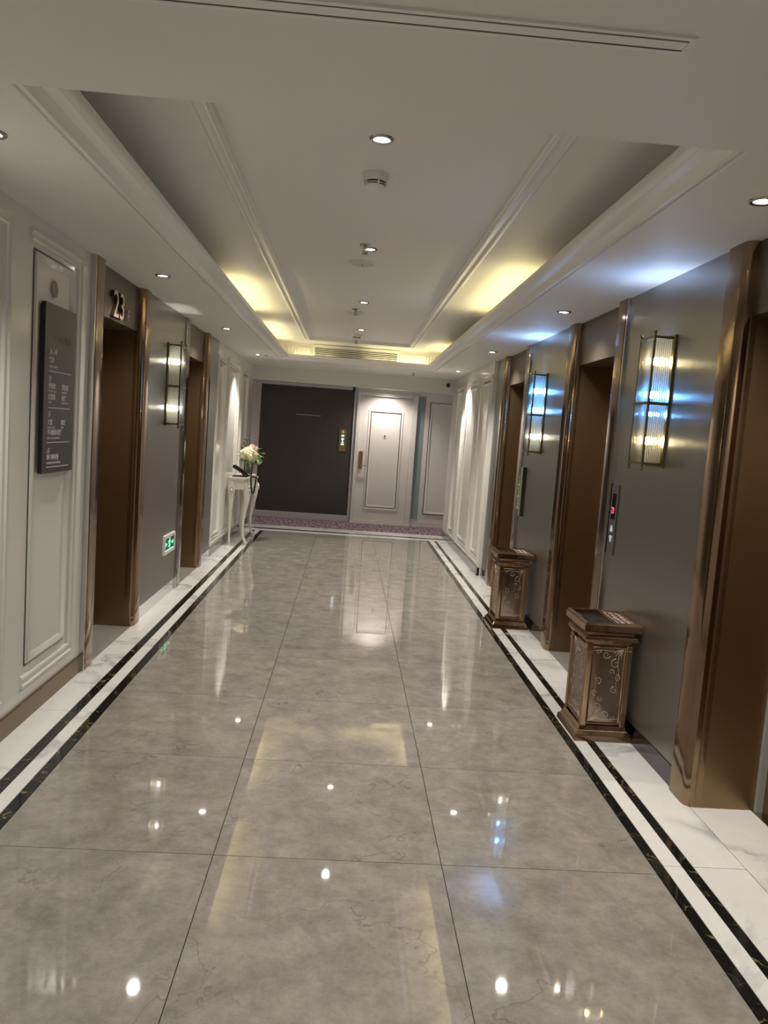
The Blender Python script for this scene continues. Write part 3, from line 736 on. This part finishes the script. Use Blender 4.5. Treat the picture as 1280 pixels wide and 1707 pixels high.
# evacuation board
ev = thing('evacuation_board', 'narrow green edged evacuation board on the far right steel panel', 'sign', (SR, 6.69, .865))
part('board', MB().box(-.030, 0, 0, .150, 0, .43), 'map_dark', ev, bevel=.002)
part('green_band', MB().box(-.0312, -.0298, .004, .062, .004, .426), 'map_green', ev)
for i in range(9):
    z = .055 + i*.034; a = .078 + .012*(i % 3); b = .135 - .010*((i*2) % 3)
    part('printed_room', MB().box(-.0314, -.0298, a, b, z, z + .024), 'map_white', ev)
# call panel
cpn = thing('call_panel', 'brushed steel elevator call panel with a red floor display', 'call panel', (SR, 4.395, .895))
part('face_plate', MB().box(-.008, 0, -.052, .052, 0, .41), 'steel_edge', cpn, bevel=.0015).data.materials[0] = pbr('satin_steel_plate', (.27, .25, .26), .28, 1)
part('display_window', MB().box(-.0095, -.007, -.030, .030, .205, .355), 'black_gloss', cpn, bevel=.001)
lettering('23', .052, 'red_lit', cpn, (-.0100, .026, .240), 'R', .0004, name='floor_display', squeeze=.85)
part('up_button', MB().prism([(-.018, .135), (.018, .135), (0, .172)], lambda u, v_, t: (t, u, v_), -.012, -.007), 'arrow_lit', cpn)
part('down_button', MB().prism([(-.018, .110), (0, .073), (.018, .110)], lambda u, v_, t: (t, u, v_), -.012, -.007), 'arrow_lit', cpn)

# ------------------------------------------------------------------ bins
BX, BYW, BH = .30, .345, .625
def scroll(P, w_, h_, corner):
    # etched scrollwork: spirals and leaves in panel coordinates
    m = MB()
    def T(pts, r0, r1):
        n = len(pts); m.tube([P(*p) for p in pts], [r0 + (r1 - r0)*i/(n-1) for i in range(n)], 5)
    def spiral(cx, cy, r, a0, turns, sgn):
        n = 16; T([(cx + r*(1 - .82*i/(n-1))*math.cos(a0 + sgn*turns*2*math.pi*i/(n-1)), cy + r*(1 - .82*i/(n-1))*math.sin(a0 + sgn*turns*2*math.pi*i/(n-1))) for i in range(n)], .0022, .0009)
    sx, sy = corner
    ox, oy = (.012 if sx > 0 else w_ - .012), (.012 if sy > 0 else h_ - .012)
    F = lambda u, v_: (ox + sx*u, oy + sy*v_)
    def sp(cx, cy, r, a0, turns, sgn):
        n = 16; T([F(cx + r*(1 - .82*i/(n-1))*math.cos(a0 + sgn*turns*2*math.pi*i/(n-1)), cy + r*(1 - .82*i/(n-1))*math.sin(a0 + sgn*turns*2*math.pi*i/(n-1))) for i in range(n)], .0024, .0009)
    sp(.035, .075, .026, -1.6, 1.2, 1); sp(.085, .030, .022, 3.0, 1.2, -1); sp(.020, .150, .018, -1.4, 1.1, -1); sp(.052, .118, .015, 2.6, 1.1, 1)
    sp(.030, .215, .020, -1.5, 1.1, 1); sp(.128, .018, .013, 3.1, 1.1, 1)
    T([F(0, 0), F(.02, .035), F(.022, .08), F(.012, .13), F(.022, .18), F(.014, .245)], .0022, .001)
    T([F(0, 0), F(.04, .012), F(.08, .008), F(.12, .006), F(.155, .012)], .0022, .001)
    for a in (.25, .6, .95, 1.3):
        T([F(0, 0), F(.03*math.cos(a), .03*math.sin(a)), F(.052*math.cos(a + .15), .052*math.sin(a + .15))], .0034, .0008)
    return m
def build_bin(label, loc):
    t = thing('ashtray_bin', label, 'bin', loc, group='rose gold ashtray bins')
    a, b = BX/2, BYW/2
    bx = lambda i: (-a + i, a - i, -b + i, b - i)
    part('plinth', MB().frustum(bx(0), bx(.004), 0, .030), 'gold', t, bevel=.002)
    part('plinth_step', MB().frustum(bx(.010), bx(.022), .030, .052), 'gold', t, bevel=.002)
    part('plinth_step', MB().frustum(bx(.024), bx(.030), .052, .074), 'gold', t, bevel=.002)
    part('body', MB().box(*bx(.046), .074, .505), 'gold_dark', t)
    for sx in (-1, 1):
        for sy in (-1, 1):
            cx, cy = sx*(a - .046), sy*(b - .046)
            p = part('corner_post', MB().box(cx - .016, cx + .016, cy - .016, cy + .016, .074, .505), 'gold', t, bevel=.004)
            part('post_capital', MB().box(cx - .019, cx + .019, cy - .019, cy + .019, .462, .476), 'gold', p, bevel=.002)
    z0, z1 = .088, .492
    for sy in (-1, 1):
        w_ = 2*(a - .064)
        g = part('etched_panel', MB().box(-w_/2, w_/2, sy*(b - .0465), sy*(b - .040), z0, z1), 'etched', t)
        y = sy*(b - .0395)
        part('panel_bead', MB().frame(lambda u, v_, h: (u, sy*(b - .041 + h), v_), -w_/2, w_/2, z0, z1, [(0, 0), (0, .005), (.006, .003), (.007, 0)]), 'gold', g)
        P = lambda u, v_: (-w_/2 + u, y, z0 + v_)
        part('etching', scroll(P, w_, z1 - z0, (1, 1)), 'etch_line', g)
        part('etching', scroll(P, w_, z1 - z0, (-1, -1)), 'etch_line', g)
    for sx in (-1, 1):
        w_ = 2*(b - .064)
        g = part('etched_panel', MB().box(sx*(a - .0465), sx*(a - .040), -w_/2, w_/2, z0, z1), 'etched', t)
        x = sx*(a - .0395)
        part('panel_bead', MB().frame(lambda u, v_, h: (sx*(a - .041 + h), u, v_), -w_/2, w_/2, z0, z1, [(0, 0), (0, .005), (.006, .003), (.007, 0)]), 'gold', g)
        P = lambda u, v_: (x, -w_/2 + u, z0 + v_)
        for cn in ((1, 1), (-1, -1), (-1, 1), (1, -1)): part('etching', scroll(P, w_, z1 - z0, cn), 'etch_line', g)
    part('cornice', MB().frustum(bx(.034), bx(.012), .505, .530), 'gold', t, bevel=.002)
    part('cornice', MB().frustum(bx(.012), bx(.016), .530, .548), 'gold', t, bevel=.002)
    part('neck', MB().frustum(bx(.030), bx(.026), .548, .572), 'gold_dark', t)
    # lid: ring of sloped sides, divider, dark opening and patterned ashtray
    fr = [(.012, .572), (0, .579), (0, .611), (.004, .618), (.016, .6245), (.030, .622), (.032, .600)]
    lid = part('lid', MB().frame(lambda u, v_, h: (u, v_, h), -a, a, -b, b, fr), 'gold', t)
    part('lid_underside', MB().box(*bx(.012), .571, .574), 'gold_dark', t)
    part('opening', MB().box(-a + .03, .015, -b + .03, b - .03, .578, .602), 'black', t)
    part('lid_divider', MB().box(.012, .026, -b + .03, b - .03, .59, .622), 'gold', t, bevel=.002)
    tr = part('ash_tray', MB().box(.026, a - .03, -b + .03, b - .03, .58, .610), 'gold_dark', t)
    orn = MB()
    for i in range(3):
        for j in range(7):
            u = .042 + i*.034; v_ = -b + .05 + j*(2*b - .10)/6
            n = 12
            orn.tube([(u + .013*(1 - .75*k/(n-1))*math.cos(.9*j + 7.5*k/(n-1)), v_ + .018*(1 - .75*k/(n-1))*math.sin(.9*j + 7.5*k/(n-1)), .611) for k in range(n)], .0022, 5)
    part('tray_scrollwork', orn, 'etch_line', tr)
    return t
bin1 = build_bin('rose gold ashtray bin beside the near steel panel on the right', (1.403, 3.967, 0))
bin2 = copy_tree(bin1); bin2.location = (1.393, 6.255, 0)
bin2['label'] = 'rose gold ashtray bin farther along beside the far right steel panel'

# ------------------------------------------------------------------ console table, telephone, flowers
TBX, TY0, TY1, TZ = XL + .02, 9.62, 10.50, .835
tb = thing('console_table', 'ivory carved console table with curved legs against the white panelling', 'table', (TBX, (TY0 + TY1)/2, 0))
hy = (TY1 - TY0)/2
def top_outline(ins=0.0):
    pts = [(.004, -hy + ins)]
    n = 18
    for i in range(n + 1):
        s_ = -1 + 2*i/n
        d = .215 + .095*math.cos(s_*math.pi/2)**.9 + .012*math.cos(s_*math.pi*2)
        pts.append((d - ins, s_*(hy - ins)))
    pts.append((.004, hy - ins))
    return pts
part('table_top', MB().prism(top_outline(), lambda u, v_, t: (u, v_, t), TZ - .022, TZ), 'table', tb, bevel=.004)
part('top_moulding', MB().prism(top_outline(.012), lambda u, v_, t: (u, v_, t), TZ - .036, TZ - .022), 'table', tb)
part('apron', MB().prism(top_outline(.035), lambda u, v_, t: (u, v_, t), TZ - .15, TZ - .036), 'table', tb, smooth=True)
def cabriole(x, y, dx, dy):
    prof = [(.80, .0, .034), (.72, .012, .044), (.64, .026, .046), (.54, .020, .036), (.42, -.004, .026), (.30, -.022, .020), (.18, -.026, .017), (.09, -.010, .016), (.04, .018, .020), (.012, .034, .021), (.0, .036, .017)]
    return MB().tube([(x + dx*o, y + dy*o, z) for z, o, r in prof][::-1], [r for z, o, r in prof][::-1], 10)
legs = ((.040, -hy + .05, .1, -.5), (.215, -hy + .10, .8, -.6), (.225, hy - .10, .8, .6), (.075, hy - .05, .2, .5))
for x, y, dx, dy in legs:
    lg = part('leg', cabriole(x, y, dx, dy), 'table', tb, smooth=True)
    kn = MB()
    n_ = Vector((dx, dy, 0)).normalized(); t_ = Vector((-n_.y, n_.x, 0)); c_ = Vector((x, y, .675)) + n_*.058
    for k in range(9):
        a = 2*math.pi*k/9
        q = c_ + t_*.034*math.cos(a) + Vector((0, 0, .042*math.sin(a)))
        kn.ball(tuple(q), .014, 8, 6, (.9, .9, 1.2))
    kn.ball(tuple(c_ + n_*.008), .021, 10, 8)
    for k in (-1, 1): kn.ball(tuple(c_ + t_*.016*k - n_*.008 - Vector((0, 0, .07))), .013, 8, 6, (.8, .8, 2))
    part('carved_rosette', kn, 'table', lg, smooth=True)
sh = MB()
for k in range(7):
    a = R(20 + 140*k/6)
    sh.ball((.300, .045*math.cos(a), TZ - .125 + .05*math.sin(a)), .017, 8, 6, (.5, .75, 1.6))
sh.ball((.305, 0, TZ - .122), .022, 10, 8, (.6, 1.3, 1))
part('carved_shell', sh, 'table', tb, smooth=True)

ph = thing('telephone', 'black desk telephone with a looping cord on the console table', 'telephone', (TBX + .13, 9.76, TZ))
part('phone_base', MB().prism([(-.095, 0), (.095, 0), (.095, .014), (-.085, .018)], lambda u, v_, t: (u, t, v_), -.075, .075), 'black', ph, bevel=.004)
part('phone_body', MB().prism([(.100, .008), (.100, .028), (-.085, .135), (-.097, .120)], lambda u, v_, t: (u, t, v_), -.080, .080), 'black', ph, bevel=.005)
part('phone_prop', MB().prism([(.045, .014), (.062, .014), (.0, .080), (-.015, .075)], lambda u, v_, t: (u, t, v_), -.03, .03), 'black', ph)
part('handset', MB().tube([(.088, -.048, .048), (.070, -.050, .064), (.0, -.050, .102), (-.060, -.050, .137), (-.082, -.048, .140)], [.020, .017, .013, .017, .021], 10), 'black', ph, smooth=True)
kp = MB()
for i in range(4):
    for j in range(3):
        u = .065 - i*.026; z = .0483 + (.065 - u)*.578
        kp.box(u - .008, u + .008, -.005 + j*.024, .012 + j*.024, z - .004, z + .003)
part('keypad', kp, 'disc', ph)
cord = []
for i in range(25):
    s_ = i/24
    u = -1 + 2*s_
    cord.append((.145 + .060*s_, -.10 + .045*s_, .012 - .205*(1 - abs(u)**2.6) + .0))
cord = [(.095, -.055, .03), (.125, -.085, .022)] + cord + [(.175, -.03, .008), (.12, .03, .006)]
part('phone_cord', MB().tube(cord, .0105, 7), 'black', ph, smooth=True)

vs = thing('flower_vase', 'glass vase of cream pink and green flowers on the console table', 'vase', (TBX + .185, 10.06, TZ))
part('vase_glass', MB().lathe([(0, .002), (.048, .002), (.054, .008), (.058, .10), (.062, .165), (.058, .165), (.054, .10), (.050, .014), (0, .012)], 0, 0, 28), 'glass', vs, smooth=True)
part('water', MB().lathe([(0, .014), (.0485, .014), (.0515, .085), (0, .085)], 0, 0, 24), 'glass', vs, smooth=True)
random.seed(5)
blooms = [('cream', (0.0, -.03, .285), .085), ('cream', (-.045, -.05, .275), .062), ('cream', (.045, -.06, .245), .060), ('lime', (.105, -.01, .225), .046), ('lime', (.130, .0, .195), .036), ('pink', (.035, .0, .375), .042), ('pink', (.085, .02, .355), .036), ('cream', (.085, -.03, .265), .045)]
def petals(r, n, size, cup):
    m = MB()
    for k in range(n):
        zz = 1 - 1.75*(k + .5)/n; a = k*2.39996; q = math.sqrt(max(0, 1 - zz*zz))
        nrm = Vector((q*math.cos(a), q*math.sin(a), zz)); t1 = nrm.orthogonal().normalized(); t2 = nrm.cross(t1)
        rr = r*(.86 + .14*random.random()); c0 = nrm*rr; tw = random.random()*3
        for j in range(4):
            b = tw + j*math.pi/2
            d = t1*math.cos(b) + t2*math.sin(b); e_ = nrm.cross(d)
            m.add([c0, c0 + d*size*.6 + e_*size*.42 + nrm*cup, c0 + d*size*1.1 + nrm*cup*1.3, c0 + d*size*.6 - e_*size*.42 + nrm*cup], [(0, 1, 2, 3)])
    return m
def rose(r):
    m = MB()
    for k in range(16):
        a = k*2.39996; lv = k/15; rr = r*(.15 + .85*lv); zz = r*(.55 - .75*lv*lv)
        d = Vector((math.cos(a), math.sin(a), 0)); e_ = Vector((-d.y, d.x, 0))
        c0 = d*rr*.45 + Vector((0, 0, zz - r*.5)); wdt = r*(.35 + .45*lv)
        m.add([c0 - e_*wdt*.4, c0 + e_*wdt*.4, c0 + d*rr*.45 + e_*wdt*.75 + Vector((0, 0, r*.7)), c0 + d*rr*.6 + Vector((0, 0, r*.85)), c0 + d*rr*.45 - e_*wdt*.75 + Vector((0, 0, r*.7))], [(0, 1, 2, 3, 4)])
    return m
for mat, c0, r in blooms:
    b = part('blossom', rose(r) if mat == 'pink' else petals(r, int(80*r/.085), .021, .007), mat, vs, loc=c0)
    part('blossom_core', MB().ball((0, 0, 0), r*.74, 12, 8), mat, b, smooth=True)
    part('stem', MB().tube([(-c0[0]*.75, -c0[1]*.75, .03 - c0[2]), (-c0[0]*.35, -c0[1]*.35, .16 - c0[2]), (0, 0, -r*.6)], .0035, 6), 'stem', b)
def leaf(L_, W_):
    m = MB(); n = 6; v = []
    for i in range(n + 1):
        s_ = i/n; ww = W_*math.sin(math.pi*min(1, s_*.93 + .05)); zz = -.25*L_*s_*s_
        v += [(s_*L_, -ww, zz + ww*.35), (s_*L_, 0, zz), (s_*L_, ww, zz + ww*.35)]
    return m.add(v, [(i*3+k, i*3+k+1, i*3+k+4, i*3+k+3) for i in range(n) for k in range(2)])
for k in range(26):
    a = 2*math.pi*k/26*2 + .3*random.random(); el = random.uniform(-.5, .5); rr = .045 + .05*(k % 2)
    link('leaf', cached(('leaf', k % 3), lambda: leaf(.075 + .014*(k % 3), .021).mesh('leaf')), 'leaf', vs, loc=(rr*math.cos(a) + (.035 if k % 3 else 0), rr*math.sin(a), .19 + .13*random.random()), rot=(random.uniform(-.5, .5), -el, a))
for p_, rz_, el_ in (((.09, -.03, .30), .1, .5), ((.10, -.05, .27), -.4, .1), ((.11, -.04, .24), .3, -.3), ((.08, -.06, .20), -.7, -.5), ((.10, 0, .33), .4, .7), ((-.02, -.08, .20), -1.8, -.6), ((.03, -.09, .19), -1.2, -.7), ((.06, -.08, .29), -.6, .5)):
    link('leaf', cached(('leaf', 0), None), 'leaf', vs, loc=p_, rot=(0, -el_, rz_))
bs = MB(); tw = MB()
for k in range(24):
    p = (-.045 + random.uniform(-.05, .045), .0 + random.uniform(-.035, .035), .365 + random.uniform(-.02, .115))
    bs.ball(p, .0095, 7, 5); tw.tube([(-.03, 0, .25), p], .0014, 4)
br = part('berry_spray', tw, 'stem', vs)
part('berries', bs, 'berry', br, kind='stuff')
fl = MB()
for k in range(26):
    x, y, z = -.10 + random.uniform(-.05, .03), random.uniform(-.04, .04), .25 + random.uniform(-.06, .10)
    fl.tube([(-.02, 0, .15), (x, y, z)], .0013, 4); fl.ball((x, y, z), .006, 6, 4)
part('filler_sprig', fl, 'grass_dry', vs, kind='stuff')
